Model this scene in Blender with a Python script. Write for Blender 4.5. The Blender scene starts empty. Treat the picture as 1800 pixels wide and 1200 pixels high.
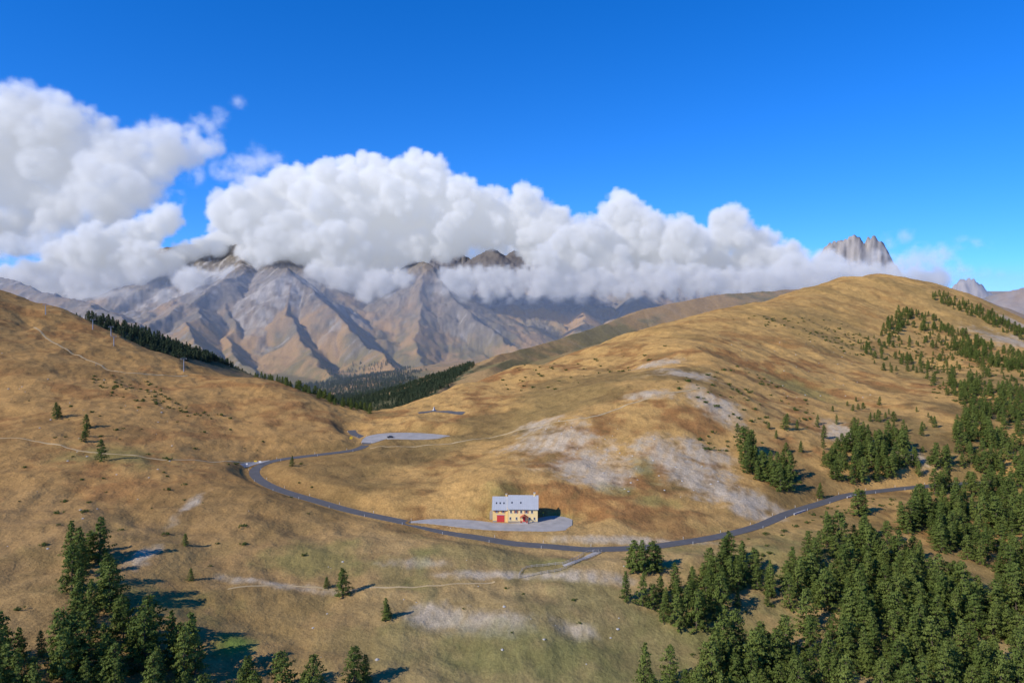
import bpy, bmesh, math, random, time
import numpy as np
from mathutils import Vector, Matrix
T0=time.time()
rng=np.random.default_rng(7); random.seed(7)
F=1285.0; VH=510.0; CH=105.0          # camera: focal length and horizon row in image pixels, height (m) above the refuge
def P(u,v,Y): return (Y*(u-900)/F, Y, CH-Y*(v-VH)/F)
def PZ(u,v,Z):
    Y=(CH-Z)*F/(v-VH); return (Y*(u-900)/F, Y, Z)
def sstep(x,a,b):
    t=np.clip((x-a)/(b-a),0,1); return t*t*(3-2*t)
# ---------------------------------------------------------------- noise
perm=rng.permutation(256); perm=np.concatenate([perm,perm,perm])
ang=rng.random(256)*2*np.pi; G=np.stack([np.cos(ang),np.sin(ang)],1)
def perlin(x,y):
    xi=np.floor(x).astype(np.int64); yi=np.floor(y).astype(np.int64)
    xf=x-xi; yf=y-yi; xi&=255; yi&=255
    u=xf*xf*xf*(xf*(xf*6-15)+10); v=yf*yf*yf*(yf*(yf*6-15)+10)
    def g(ix,iy,dx,dy):
        k=perm[perm[ix&255]+(iy&255)]&255
        return G[k,0]*dx+G[k,1]*dy
    a=g(xi,yi,xf,yf); b=g(xi+1,yi,xf-1,yf); c=g(xi,yi+1,xf,yf-1); d=g(xi+1,yi+1,xf-1,yf-1)
    return (a+(b-a)*u)*(1-v)+(c+(d-c)*u)*v
def fbm(x,y,o=4,gain=.5):
    s=0;a=1;f=1
    for i in range(o):
        s=s+a*perlin(x*f+17.3*i,y*f-9.1*i); a*=gain; f*=2.03
    return s
def ridged(x,y,o=4):
    s=0;a=1;f=1
    for i in range(o):
        s=s+a*(1-2*np.abs(perlin(x*f+5.3*i,y*f+3.7*i))); a*=.5; f*=2.1
    return s/1.9
# ---------------------------------------------------------------- road points (image pixel column, pixel row, assumed height)
road_s=[(1760,846,-7.5),(1700,849,-7),(1630,854,-6.5),(1550,862,-6),(1490,870,-5.5),(1440,885,-5),(1385,902,-4.5),(1330,925,-4),(1250,945,-3.5),
 (1150,960,-3),(1050,965,-2.5),(1000,963,-2.4),(900,955,-2),(800,938,-1),(700,915,0),(600,893,.8),(520,870,1.6),(480,856,2.2),(455,842,2.6),(447,829,3),(458,818,3.4),
 (490,808,4),(560,799,4.5),(615,792,4.7),(640,784,4.8),(645,775,5),(636,768,5.2),(622,762,5.0),(618,756,4.6)]
road_w=[PZ(*p) for p in road_s]
park_s=[(645,778,5.2),(665,768,5.6),(700,765.5,5.8),(750,767,5.8),(790,767,6.0)]
park_w=[PZ(*p) for p in park_s]
fore_s=[(722,917,.0),(760,916,0),(820,920,0),(865,924,0),(910,925,0),(950,922,0),(985,918,0),(1006,918,0)]
fore_w=[PZ(*p) for p in fore_s]
# ---------------------------------------------------------------- near relief (thin plate spline)
sil=[(-200,470,900),(0,525,800),(100,556,780),(200,600,750),(320,647,700),(385,668,665),(450,673,640),(530,705,600),(600,735,575),(650,748,565),(690,738,575),
 (740,717,620),(800,692,660),(900,662,720),(1000,635,780),(1100,600,900),(1200,572,1000),(1300,545,1100),(1420,512,1300),(1480,497,1370),(1540,491,1400),
 (1640,506,1330),(1720,533,1290),(1800,570,1250),(2000,640,1200)]
near=[(0,780,400),(0,650,560),(200,700,540),(200,800,400),(300,760,460),(100,600,700),(0,880,320),(200,900,320),(350,880,340),(0,1000,260),(0,1200,195),
 (200,1200,205),(200,1050,245),(400,950,300),(400,1050,260),(400,1200,215),(600,1000,285),(600,1200,222),(700,1080,255),(900,1200,227),(900,1060,262),
 (1200,1200,235),(1200,1080,265),(1200,1000,290),(1400,1100,265),(1400,980,305),(1600,1200,230),(1600,1050,285),(1600,930,350),(1800,1200,235),
 (1800,1000,310),(1750,750,540),(1800,650,800),(1700,620,950),(1800,600,1080),(1050,820,400),(1000,760,440),(1100,700,500),(1200,740,450),
 (1240,680,530),(1200,850,378),(1300,850,390),(1300,800,425),(1400,800,440),(1500,800,455),(1600,790,470),(1400,700,600),(1500,700,620),(1600,700,640),
 (1300,620,720),(1200,620,680),(1400,620,780),(1500,600,900),(1600,640,850),(1330,560,950),(1450,550,1050),(1550,540,1150),(1650,570,1100),
 (900,700,610),(900,740,520),(850,770,490),(800,800,450),(700,850,390),(800,870,360),(650,830,412),(950,820,398),(550,835,402),(1000,700,565),(1100,650,680),
 (960,870,352),(1040,880,352),(880,870,350),(-200,1200,190),(-200,900,300),(-200,700,520),(2000,1200,235),(2000,900,380),(2000,760,560),(540,760,500),(450,740,520),(330,830,390),
 (350,690,590),(500,900,330),(1140,900,342),(1020,945,314)]
C=[P(*p) for p in near]+road_w[::1]+park_w+fore_w
C+= [PZ(870,908,0),PZ(940,904,0),PZ(905,902,0),PZ(900,935,-.3),PZ(990,931,-.2)]
for (u,v,Y) in sil:
    x,y,z=P(u,v,Y); C.append((x,y,z)); k=1.28; C.append((x*k,y*k,z-.22*Y*(k-1)-5))
C=np.array(C)
def warp(x,y):
    yy=np.maximum(y,60.); a=np.clip(x/yy,-.9,.9); b=np.log(np.clip(yy,150,2200)/300)*.75
    return a,b
ca,cb=warp(C[:,0],C[:,1]); N=len(C)
def kern(r2): return .5*r2*np.log(r2+1e-12)
K=kern((ca[:,None]-ca)**2+(cb[:,None]-cb)**2)+np.eye(N)*2e-5
Pm=np.stack([np.ones(N),ca,cb],1)
A=np.block([[K,Pm],[Pm.T,np.zeros((3,3))]])
sol=np.linalg.solve(A,np.concatenate([C[:,2]/C[:,1]*300,[0,0,0]]))
def near_h(x,y):
    a,b=warp(x,y); out=np.zeros_like(a)
    out+=sol[N]+sol[N+1]*a+sol[N+2]*b
    for i in range(N):
        out+=sol[i]*kern((a-ca[i])**2+(b-cb[i])**2)
    return out*np.clip(np.maximum(y,60.),150,2200)/300
# ---------------------------------------------------------------- far relief (ridges): points, flank slope, gully amp, rockiness
ridges=[
 ([(-200,520,1000),(60,541,1000),(150,558,1050),(240,581,1150),(330,626,1300),(390,660,1400),(415,690,1480)],.42,8,.0),
 ([(655,764,900),(715,730,1150),(800,668,1500),(880,624,1800),(960,603,2000),(1050,575,2200),(1130,545,2400),(1250,519,2600),(1430,506,2800),(1700,520,3000)],.34,20,.1),
 ([(1000,640,1500),(1080,600,1600),(1180,565,1750),(1330,530,1900)],.30,10,.0),
 ([(860,648,1500),(900,630,1700)],.30,10,.0),
 # western massif
 ([(150,455,5600),(260,440,5500),(340,430,5300),(430,430,5200),(505,440,5000),(600,450,5600),(640,440,5900)],.60,42,1.),
 ([(430,430,5200),(425,480,4600),(395,492,4300),(345,530,4000),(300,548,3800),(262,570,3600)],.62,36,1.),
 ([(470,470,4700),(505,472,4300),(540,510,4150),(575,542,3950),(600,560,3850),(650,610,3600),(700,650,3300),(735,672,3100)],.68,36,.95),
 ([(505,472,4300),(500,530,4050),(520,590,3650),(560,640,3300),(590,668,3050)],.66,36,.85),
 ([(425,480,4600),(400,530,4150),(400,590,3700),(430,640,3250),(470,672,2950)],.62,38,.85),
 ([(345,530,4000),(330,570,3600),(350,620,3100),(390,660,2850)],.6,38,.9),
 # pyramid peak
 ([(640,440,5900),(700,455,5600),(745,462,4900),(800,524,4600),(850,566,4350),(905,610,4050)],.70,38,1.),
 ([(745,462,4900),(700,515,4700),(655,558,4450),(640,590,4200)],.68,36,.9),
 ([(745,462,4900),(738,535,4450),(735,598,4000),(750,655,3550)],.66,36,.8),
 ([(-300,470,7000),(0,480,7000),(200,450,7200),(400,420,7400),(600,400,7500),(760,415,7400),(830,458,7100),(850,442,7000),(862,436,6900),(876,448,6950),(890,454,6900),(905,441,6900),(935,445,6900),(980,456,7000),(1100,460,7000),(1300,470,7000),(1600,500,7000)],.55,80,1.),
 ([(880,450,6900),(890,520,6000),(930,560,5400),(950,600,4800)],.52,50,.8),
 ([(980,456,7000),(1010,520,6000),(1030,560,5400),(1020,600,4600)],.5,50,.7),
 ([(1100,460,7000),(1130,520,6000),(1110,560,5000),(1090,600,4300)],.48,50,.6),
 ([(-200,470,5200),(0,488,4700),(60,510,4300),(160,535,3900),(230,570,3300),(300,610,2700)],.52,50,1.),
 ([(1435,470,9000),(1449,434,9000),(1458,426,9000),(1474,419,9000),(1488,418,9000),(1502,409,9000),(1512,416,9000),(1520,421,9000),(1530,412,9000),(1546,416,9000),(1556,432,9000),(1572,470,9000)],1.9,14,1.3),
 ([(1640,524,7000),(1665,508,7000),(1690,489,7000),(1712,488,7000),(1735,510,7000),(1760,526,7000)],1.4,18,1.3),
 ([(1720,540,4600),(1760,520,4500),(1790,505,4500),(1850,495,4500),(2000,490,4500)],.35,30,.4),
]
def far_h(x,y):
    n=x.shape
    h=np.interp(y,[0,900,1200,2000,3000,4500,7000,12000,40000],[-75,-135,-180,-250,-300,-290,-200,-100,0])
    h=h+np.interp(x/np.maximum(y,1),[-2,-.5,-.15,.2,.5,2],[60,40,0,20,60,60])*0.6
    hb=h.copy(); t=np.zeros(n); dd=np.full(n,2000.); rk=np.zeros(n); sp=np.zeros(n); off=0
    wx=fbm(x/400.,y/400.,3)*60+fbm(x/110.,y/110.+3,3)*26; wy=fbm(x/400.+31,y/400.,3)*60+fbm(x/110.+8,y/110.,3)*26
    far=sstep(y,2200,3200); xx=x+wx*far; yy=y+wy*far
    crg=ridged(x/200.+2,y/200.,5); crs=ridged(x/75.+2,y/75.,4)
    for pts,s,ga,rock in ridges:
        W=[P(*p) for p in pts]; cum=0
        if rock>1.2: ux,uy=x+fbm(x/90.,y/90.,3)*14,y+fbm(x/90.+5,y/90.,3)*34
        else: ux,uy=xx,yy
        bh=np.full(n,-1e9); bt=np.zeros(n); bd=np.zeros(n)
        for p,q in zip(W[:-1],W[1:]):
            ex,ey=q[0]-p[0],q[1]-p[1]; L2=ex*ex+ey*ey; L=math.sqrt(L2)
            tt=np.clip(((ux-p[0])*ex+(uy-p[1])*ey)/L2,0,1)
            d=np.hypot(ux-p[0]-tt*ex,uy-p[1]-tt*ey)
            z=p[2]+(q[2]-p[2])*tt-s*d*(1.12-.40*np.clip(d/1300,0,1))
            m=z>bh; bh=np.where(m,z,bh)
            bt=np.where(m,off+cum+tt*L,bt); bd=np.where(m,d,bd); cum+=L
        n0=np.abs(perlin(bt/290.+off,bd/1500.)); n1_=np.abs(perlin(bt/110.,bd/600.+3)); n2_=np.abs(perlin(bt/40.,bd/330.+9))
        gr=sstep(bd,10,380)
        k0=.0 if rock>1.2 else 1.
        bh=bh-ga*(n0*2.0*k0+n1_*1.3+n2_*.6)*gr+ga*(.60*(crg-.3)+.30*(crs-.3)*min(rock,1))*(.25+gr)
        m=bh>h; h=np.where(m,bh,h); t=np.where(m,bt,t); dd=np.where(m,bd,dd); rk=np.where(m,rock,rk); sp=np.where(m,n0+.5*n1_,sp); off+=cum+777
    k=22.; h=h+k*np.exp(-np.abs(h-hb)/k)*.5
    h=h+fbm(x/70.,y/70.,4)*7*(.4+rk)
    return h,t,dd,rk,sp
sb=np.array([(u-900)/F for u,v,Y in sil]); sY=np.array([Y for u,v,Y in sil],float)
def split(x,y):
    yr=np.interp(x/np.maximum(y,1.),sb,sY); q=y/yr
    return sstep(q,1.05,1.42)
# ---------------------------------------------------------------- ribbons (roads, paths)
def spline(pts,step):
    pts=np.array(pts,float); out=[]
    n=len(pts)
    for i in range(n-1):
        p0=pts[max(i-1,0)];p1=pts[i];p2=pts[i+1];p3=pts[min(i+2,n-1)]
        L=np.linalg.norm(p2[:2]-p1[:2]); m=max(2,int(L/step))
        for k in range(m):
            s=k/m; out.append(.5*((2*p1)+(-p0+p2)*s+(2*p0-5*p1+4*p2-p3)*s*s+(-p0+3*p1-3*p2+p3)*s**3))
    out.append(pts[-1]); return np.array(out)
def mkline(W,hw,step=1.5):
    if np.isscalar(hw): hw=[hw]*len(W)
    S=spline([(w[0],w[1],h) for w,h in zip(W,hw)],step)
    z=near_h(S[:,0],S[:,1]); kz=np.ones(9)/9
    zp=np.pad(z,4,mode='edge'); z=np.convolve(zp,kz,'valid')
    return np.column_stack([S[:,0],S[:,1],z,S[:,2]])
R_road=mkline(road_w,2.8)
R_park=mkline(park_w,[4,9,11,10,3])
R_fore=mkline(fore_w,[1,3.5,5.5,5.2,5.5,9,10,4])
level=[R_road,R_park,R_fore]
allpts=np.concatenate([R[::2] for R in level])
def NM(x,y):
    m=np.ones_like(x)
    sel=(y>285)&(y<540)&(np.abs(x)<330)
    if sel.any():
        xs,ys=x[sel],y[sel]; d=np.full(xs.shape,1e9)
        for k in range(0,len(allpts),1):
            q=allpts[k]; d=np.minimum(d,np.hypot(xs-q[0],ys-q[1])-q[3])
        m[sel]=.05+.95*sstep(d,1.,14.)
    return m
def detail(x,y,nm):
    amp=sstep(y,120,420); amp2=sstep(y,350,620); low=1-sstep(y,300,420)
    wxx=x+fbm(x/60.,y/60.,2)*14; wyy=y+fbm(x/60.+9,y/60.,2)*14
    return (fbm(x/70.,y/70.,3)*2.0*(0.4+amp)+ridged(wxx/150.+3,wyy/190.,4)*3.0*amp+ridged((wxx+.6*wyy)/110.,(wyy-.5*wxx)/300.+5,4)*6.4*amp2
      +ridged(wxx/46.+1,wyy/60.,3)*1.4*amp+low*(fbm(wxx/38.+3,wyy/30.,3)*2.6+ridged(wxx/55.,wyy/34.+6,2)*1.0)+fbm(x/16.+5,y/16.,2)*.7*amp+fbm(x/7.,y/7.,3)*.38)*nm
def base_h(x,y):
    w=split(x,y); hn=near_h(x,y)
    hn=hn+detail(x,y,NM(x,y))
    m=w>0
    out=hn.copy()
    if m.any():
        hf=far_h(x[m],y[m])[0]; out[m]=hn[m]*(1-w[m])+hf*w[m]
    return out
def cut(x,y,h):
    for R,sink in ((R_road,.22),(R_park,.22),(R_fore,.22)):
        x0,x1=R[:,0].min()-20,R[:,0].max()+20; y0,y1=R[:,1].min()-20,R[:,1].max()+20
        sel=np.where((x>x0)&(x<x1)&(y>y0)&(y<y1))
        if len(sel[0])==0: continue
        xs,ys=x[sel],y[sel]; bd=np.full(xs.shape,1e9); bz=np.zeros(xs.shape); bw=np.ones(xs.shape)
        for q in R:
            d=np.hypot(xs-q[0],ys-q[1]); m=d<bd
            bd[m]=d[m]; bz[m]=q[2]; bw[m]=q[3]
        e=bd-bw
        wt=1-sstep(e,.6,5.5)
        hh=h[sel]; hh=hh*(1-wt)+bz*wt-sink*(1-sstep(e,-.5,.4))
        h[sel]=hh
    return h
def full_h(x,y):
    x=np.asarray(x,float);y=np.asarray(y,float)
    return cut(x,y,base_h(x,y))
YS=np.exp(np.linspace(math.log(170),math.log(8000),650))
def pixel_hits(L):
    """where the camera ray through an image pixel (column, row) meets the ground"""
    U=np.array([l[0] for l in L],float);V=np.array([l[1] for l in L],float)
    X=(U[:,None]-900)/F*YS[None]; Y=np.repeat(YS[None],len(U),0)
    Hh=base_h(X.ravel(),Y.ravel()).reshape(X.shape); Z=CH-Y*(V[:,None]-VH)/F
    hit=Hh>Z; idx=np.argmax(hit,1); idx=np.where(hit.any(1),idx,len(YS)-1); idx=np.maximum(idx,1)
    r=np.arange(len(U)); a=(Z-Hh)[r,idx-1]; b=(Hh-Z)[r,idx]; s=np.clip(a/(a+b+1e-9),0,1)
    yy=YS[idx-1]+(YS[idx]-YS[idx-1])*s
    return np.column_stack([(U-900)/F*yy,yy])
def inpoly(x,y,poly):
    ins=np.zeros(x.shape,bool); n=len(poly); j=n-1
    for i in range(n):
        xi,yi=poly[i];xj,yj=poly[j]
        c=((yi>y)!=(yj>y))&(x<(xj-xi)*(y-yi)/(yj-yi+1e-12)+xi); ins^=c; j=i
    return ins
# ---------------------------------------------------------------- materials
def newmat(name):
    m=bpy.data.materials.new(name); m.use_nodes=True; nt=m.node_tree
    return m,nt,nt.nodes['Principled BSDF']
def simple(name,col,rough=.7,metal=0,var=.12,scale=3.,bump=0.,spec=.3):
    m,nt,b=newmat(name)
    tc=nt.nodes.new('ShaderNodeTexCoord'); n=nt.nodes.new('ShaderNodeTexNoise'); n.inputs['Scale'].default_value=scale; n.inputs['Detail'].default_value=6
    nt.links.new(tc.outputs['Object'],n.inputs['Vector'])
    r=nt.nodes.new('ShaderNodeMapRange'); r.inputs['To Min'].default_value=1-var*2; r.inputs['To Max'].default_value=1+var*2
    nt.links.new(n.outputs['Fac'],r.inputs['Value'])
    mx=nt.nodes.new('ShaderNodeMix'); mx.data_type='RGBA'; mx.blend_type='MULTIPLY'; mx.inputs[0].default_value=1
    mx.inputs[6].default_value=(*col,1); nt.links.new(r.outputs[0],mx.inputs[7]); nt.links.new(mx.outputs[2],b.inputs['Base Color'])
    b.inputs['Roughness'].default_value=rough; b.inputs['Metallic'].default_value=metal; b.inputs['Specular IOR Level'].default_value=spec
    if bump:
        bp=nt.nodes.new('ShaderNodeBump'); bp.inputs['Distance'].default_value=bump; nt.links.new(n.outputs['Fac'],bp.inputs['Height']); nt.links.new(bp.outputs[0],b.inputs['Normal'])
    return m
def ground_mat():
    m,nt,b=newmat('alpine_ground')
    at=nt.nodes.new('ShaderNodeAttribute'); at.attribute_name='Col'
    geo=nt.nodes.new('ShaderNodeNewGeometry')
    def noise(s,det=8,rough=.6):
        n=nt.nodes.new('ShaderNodeTexNoise'); n.inputs['Scale'].default_value=s; n.inputs['Detail'].default_value=det; n.inputs['Roughness'].default_value=rough
        nt.links.new(geo.outputs['Position'],n.inputs['Vector']); return n
    def rng_(src,a,b_,c,d):
        r=nt.nodes.new('ShaderNodeMapRange'); r.inputs['From Min'].default_value=a; r.inputs['From Max'].default_value=b_
        r.inputs['To Min'].default_value=c; r.inputs['To Max'].default_value=d; nt.links.new(src,r.inputs['Value']); return r
    def mul(a,bsock):
        x=nt.nodes.new('ShaderNodeMix'); x.data_type='RGBA'; x.blend_type='MULTIPLY'; x.inputs[0].default_value=1
        nt.links.new(a,x.inputs[6]); nt.links.new(bsock,x.inputs[7]); return x.outputs[2]
    n1=noise(.9,6,.7); n2=noise(.12,8,.65)
    c=mul(at.outputs['Color'],rng_(n1.outputs['Fac'],.3,.7,.76,1.24).outputs[0])
    c=mul(c,rng_(n2.outputs['Fac'],.3,.7,.82,1.18).outputs[0])
    nt.links.new(c,b.inputs['Base Color']); b.inputs['Roughness'].default_value=1; b.inputs['Specular IOR Level'].default_value=.05
    ad=nt.nodes.new('ShaderNodeMath'); ad.operation='ADD'
    nt.links.new(n1.outputs['Fac'],ad.inputs[0])
    m3=nt.nodes.new('ShaderNodeMath'); m3.operation='MULTIPLY'; m3.inputs[1].default_value=5; nt.links.new(n2.outputs['Fac'],m3.inputs[0]); nt.links.new(m3.outputs[0],ad.inputs[1])
    bp=nt.nodes.new('ShaderNodeBump'); bp.inputs['Distance'].default_value=.55; bp.inputs['Strength'].default_value=.6
    nt.links.new(ad.outputs[0],bp.inputs['Height']); nt.links.new(bp.outputs[0],b.inputs['Normal'])
    return m
def foliage_mat(name,c1,c2):
    m,nt,b=newmat(name)
    at=nt.nodes.new('ShaderNodeAttribute'); at.attribute_name='tone'
    oi=nt.nodes.new('ShaderNodeObjectInfo')
    ad=nt.nodes.new('ShaderNodeMath'); ad.operation='MULTIPLY_ADD'; ad.inputs[1].default_value=.55
    ml=nt.nodes.new('ShaderNodeMath'); ml.operation='MULTIPLY'; ml.inputs[1].default_value=.45
    nt.links.new(oi.outputs['Random'],ml.inputs[0]); nt.links.new(at.outputs['Fac'],ad.inputs[0]); nt.links.new(ml.outputs[0],ad.inputs[2])
    mx=nt.nodes.new('ShaderNodeMix'); mx.data_type='RGBA'; mx.inputs[6].default_value=(*c1,1); mx.inputs[7].default_value=(*c2,1)
    nt.links.new(ad.outputs[0],mx.inputs[0]); nt.links.new(mx.outputs[2],b.inputs['Base Color'])
    b.inputs['Roughness'].default_value=.8; b.inputs['Specular IOR Level'].default_value=.15
    tr=nt.nodes.new('ShaderNodeBsdfTranslucent'); nt.links.new(mx.outputs[2],tr.inputs['Color'])
    ms=nt.nodes.new('ShaderNodeMixShader'); ms.inputs[0].default_value=.28
    nt.links.new(b.outputs[0],ms.inputs[1]); nt.links.new(tr.outputs[0],ms.inputs[2]); nt.links.new(ms.outputs[0],nt.nodes['Material Output'].inputs['Surface'])
    return m
M_ground=ground_mat()
M_fol=foliage_mat('conifer_needles',(.065,.10,.018),(.19,.225,.048))
M_folfar=foliage_mat('distant_needles',(.05,.08,.045),(.095,.125,.06))  # distance haze is mixed into these needle colours
M_shr=foliage_mat('juniper_leaves',(.055,.09,.018),(.14,.165,.04))
M_bark=simple('bark',(.12,.09,.065),.9)
M_asph=simple('asphalt',(.10,.096,.092),.85,var=.14,scale=.4)
M_worn=simple('worn_asphalt',(.34,.315,.28),.9,var=.18,scale=.25)
M_dirt=simple('dirt',(.42,.31,.16),1,var=.2,scale=.3)
M_rock=simple('limestone',(.42,.39,.34),.95,var=.15,scale=1.)
# ---------------------------------------------------------------- terrain sheet
fine=np.linspace(-41,41,1100); coarse=np.linspace(41,86,70)[1:]
th=np.radians(np.concatenate([-coarse[::-1],fine,coarse]))
rr=[110.]
while rr[-1]<14000: rr.append(rr[-1]*(1.0042 if rr[-1]>180 else 1.02))
while rr[-1]<45000: rr.append(rr[-1]*1.1)
rr=np.array(rr)
TH,RR=np.meshgrid(th,rr); X=RR*np.sin(TH); Y=RR*np.cos(TH)
nr,nc=X.shape
xf,yf=X.ravel(),Y.ravel()
w=split(xf,yf); nm=NM(xf,yf)
Z=np.zeros(xf.size); tt=np.zeros(xf.size); dd=np.full(xf.size,500.); rk=np.zeros(xf.size); hf=np.zeros(xf.size); spn=np.zeros(xf.size)
mN=w<1; mF=w>0
Dt=np.zeros(xf.size); Dt[mN]=detail(xf[mN],yf[mN],nm[mN])
Z[mN]=near_h(xf[mN],yf[mN])+Dt[mN]
a,b,c,d,e=far_h(xf[mF],yf[mF]); hf[mF]=a; tt[mF]=b; dd[mF]=c; rk[mF]=d; spn[mF]=e
Z=np.where(mF,Z*(1-w)+hf*w,Z)
Z=cut(xf,yf,Z)
print('heights',xf.size,time.time()-T0)
def mixc(a,b,t): return a*(1-t[:,None])+np.array(b)*t[:,None]
n1=fbm(xf/45.,yf/45.,4); n2=fbm(xf/12.+40,yf/12.,3); n3=fbm(xf/160.-7,yf/200.,3); n4=fbm(xf/3.5,yf/3.5+9,2)
col=np.tile(np.array([.455,.27,.09]),(xf.size,1))                      # dry gold grass
col=mixc(col,(.29,.14,.048),.95*sstep(n1+.5*n2,-.1,.4))                  # russet heath
col=mixc(col,(.215,.15,.055),.75*sstep(n3+.5*n1,-.03,.35))               # olive turf
col=mixc(col,(.14,.105,.04),.45*sstep(n2+.6*n4,.2,.65))                  # darker tussocks
col=mixc(col,(.19,.14,.055),.5*sstep(-Dt,1.,5.5))                        # greener hollows
fg=1-sstep(yf+25*n1,285,345)
col=mixc(col,(.335,.235,.105),.66*fg)
col=mixc(col,(.20,.17,.065),.65*fg*sstep(n1-.5*n2,-.15,.35))
fg2=1-sstep(yf+30*n1,225,285)
col=mixc(col,(.225,.19,.08),.4*fg2)
lf=sstep(-xf/np.maximum(yf,1),.1,.35)*(1-w)
col=mixc(col,(.33,.175,.06),.45*lf)
gold=sstep(yf,620,900)*(1-w)*sstep(xf,0,150)
col=mixc(col,(.46,.28,.09),.45*gold)
tr_=perlin(Z/1.1+n2*.8,(xf+yf)/60.); col*=(1+.2*np.clip(tr_,-1,1)*(1-w)*nm)[:,None]
bare=[(980,775,26,24),(1030,820,24,22),(1070,845,16,12),(940,750,14,14),(1170,800,18,22),(1215,835,22,18),(1260,860,24,11),(1320,880,24,8),(1240,800,14,16),(1140,692,16,9),(1200,655,24,24),(1260,715,16,26),(1080,948,24,2.6),(1180,950,20,2.5),
 (850,1010,26,3),(760,1085,10,7),(860,1092,16,6),(1010,1105,10,5),(1600,800,10,14),(1780,600,50,60),(1150,640,24,14),(250,980,4,12),(330,890,3,16),(1330,905,14,5),(1370,840,8,10),(500,1030,20,3),(1480,760,16,22),(1790,570,20,40),(740,990,14,4),(1000,1010,20,4)]
green=[(1095,862,14,8),(1140,830,7,22),(1150,880,14,6),(905,905,20,8),(985,905,10,6),(412,1128,7,6),(960,990,16,4),(900,860,14,6),(960,1150,50,14),(300,1060,30,12),(1500,1000,60,30),(1250,1120,30,16),(740,1000,6,14),(200,800,30,20),(560,980,20,14),(1400,680,30,40)]
bc=pixel_hits([b_[:2] for b_ in bare]); gc=pixel_hits([g_[:2] for g_ in green])
def patch(c,rx,ry):
    q=((xf-c[0])/rx)**2+((yf-c[1])/ry)**2
    return 1-sstep(np.sqrt(q)+n1*.6+n2*.6+n4*.3,.15,1.35)
strk=perlin((xf-.3*yf)/3.2,(yf+.3*xf)/26.)+.5*n4
for c_,b_ in zip(bc,bare):
    sel=patch(c_,b_[2],b_[3]); sel=np.clip(sel*(.88-.65*strk),0,.9); col=mixc(col,(.46,.37,.255),sel)
for c_,g_ in zip(gc,green):
    gr_=g_[0]==412
    col=mixc(col,(.12,.20,.04) if gr_ else (.165,.165,.052),patch(c_,g_[2],g_[3])*(.8 if gr_ else .6))
# far colours
s1=perlin(tt/34.,dd/480.)+.6*perlin(tt/14.,dd/240.+7)
f1=fbm(xf/380.,yf/380.,4); f2=fbm(xf/60.,yf/60.+3,3); f3=fbm(xf/22.,yf/22.,2)
fc=np.tile(np.array([.31,.20,.09]),(xf.size,1))
fc=mixc(fc,(.17,.14,.062),sstep(f1+.4*f2,-.2,.3))
rock=np.clip(rk,0,1)*sstep(hf+260*f1+120*s1,-240,40)
fc=mixc(fc,(.165,.143,.115),rock*.95)
fc=mixc(fc,(.34,.315,.28),rock*sstep(s1+.6*f2+.8*(spn-.3),.08,.55)*.85)
fc=mixc(fc,(.10,.092,.078),rock*sstep(.16-spn+.45*f2,.0,.25)*.7)
fc=mixc(fc,(.105,.095,.082),rock*sstep(-s1+.6*f2,.2,.6)*.55)
fc*= (1+.30*rock*np.clip(f3*1.6,-1,1))[:,None]
fc=mixc(fc,(.13,.118,.11),rock*sstep(yf,5600,6400)*.7)
fc=mixc(fc,(.34,.31,.28),sstep(rk,1.05,1.25))
fc=mixc(fc,(.18,.165,.15),sstep(rk,1.05,1.25)*sstep(f2+.5*n1,.0,.4)*.7)
def UY(L): return np.array([((u-900)/F*y,y) for u,y in L])
FPW=[(UY([(430,2600),(520,2950),(600,3150),(700,2800),(735,2600),(720,1900),(690,1200),(600,1200),(500,1500),(440,1900)]),.8),
  (UY([(676,980),(720,1130),(800,1490),(835,1750),(815,2300),(760,2500),(715,1800),(680,1150)]),.9),
  (UY([(130,1040),(240,1170),(330,1320),(410,1520),(450,1700),(475,1500),(400,1230),(300,1000),(180,900)]),1.)]
for Wp,s in FPW:
    m=inpoly(xf+n1*60,yf+f2*90,Wp)&(f1+.3*n1>-.28); fc=mixc(fc,(.06,.078,.04),m*s*.9)
col=col*(1-w[:,None])+fc*w[:,None]
col=np.clip(col,.01,.9)
me=bpy.data.meshes.new('terrain')
me.vertices.add(xf.size); me.vertices.foreach_set('co',np.column_stack([xf,yf,Z]).astype(np.float32).ravel())
i=np.arange(nr-1)[:,None]*nc+np.arange(nc-1)[None]; quads=np.stack([i,i+1,i+nc+1,i+nc],-1).reshape(-1,4)
nq=len(quads); me.loops.add(nq*4); me.loops.foreach_set('vertex_index',quads.astype(np.int32).ravel())
me.polygons.add(nq); me.polygons.foreach_set('loop_start',np.arange(0,nq*4,4,dtype=np.int32)); me.polygons.foreach_set('loop_total',np.full(nq,4,dtype=np.int32))
me.polygons.foreach_set('use_smooth',np.ones(nq,bool)); me.update()
ca_=me.color_attributes.new('Col','FLOAT_COLOR','POINT'); ca_.data.foreach_set('color',np.column_stack([col,np.ones(xf.size)]).astype(np.float32).ravel())
me.materials.append(M_ground)
def link(o,parent=None):
    bpy.context.scene.collection.objects.link(o)
    if parent: o.parent=parent
    return o
ter=link(bpy.data.objects.new('terrain',me))
print('terrain',time.time()-T0)
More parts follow.
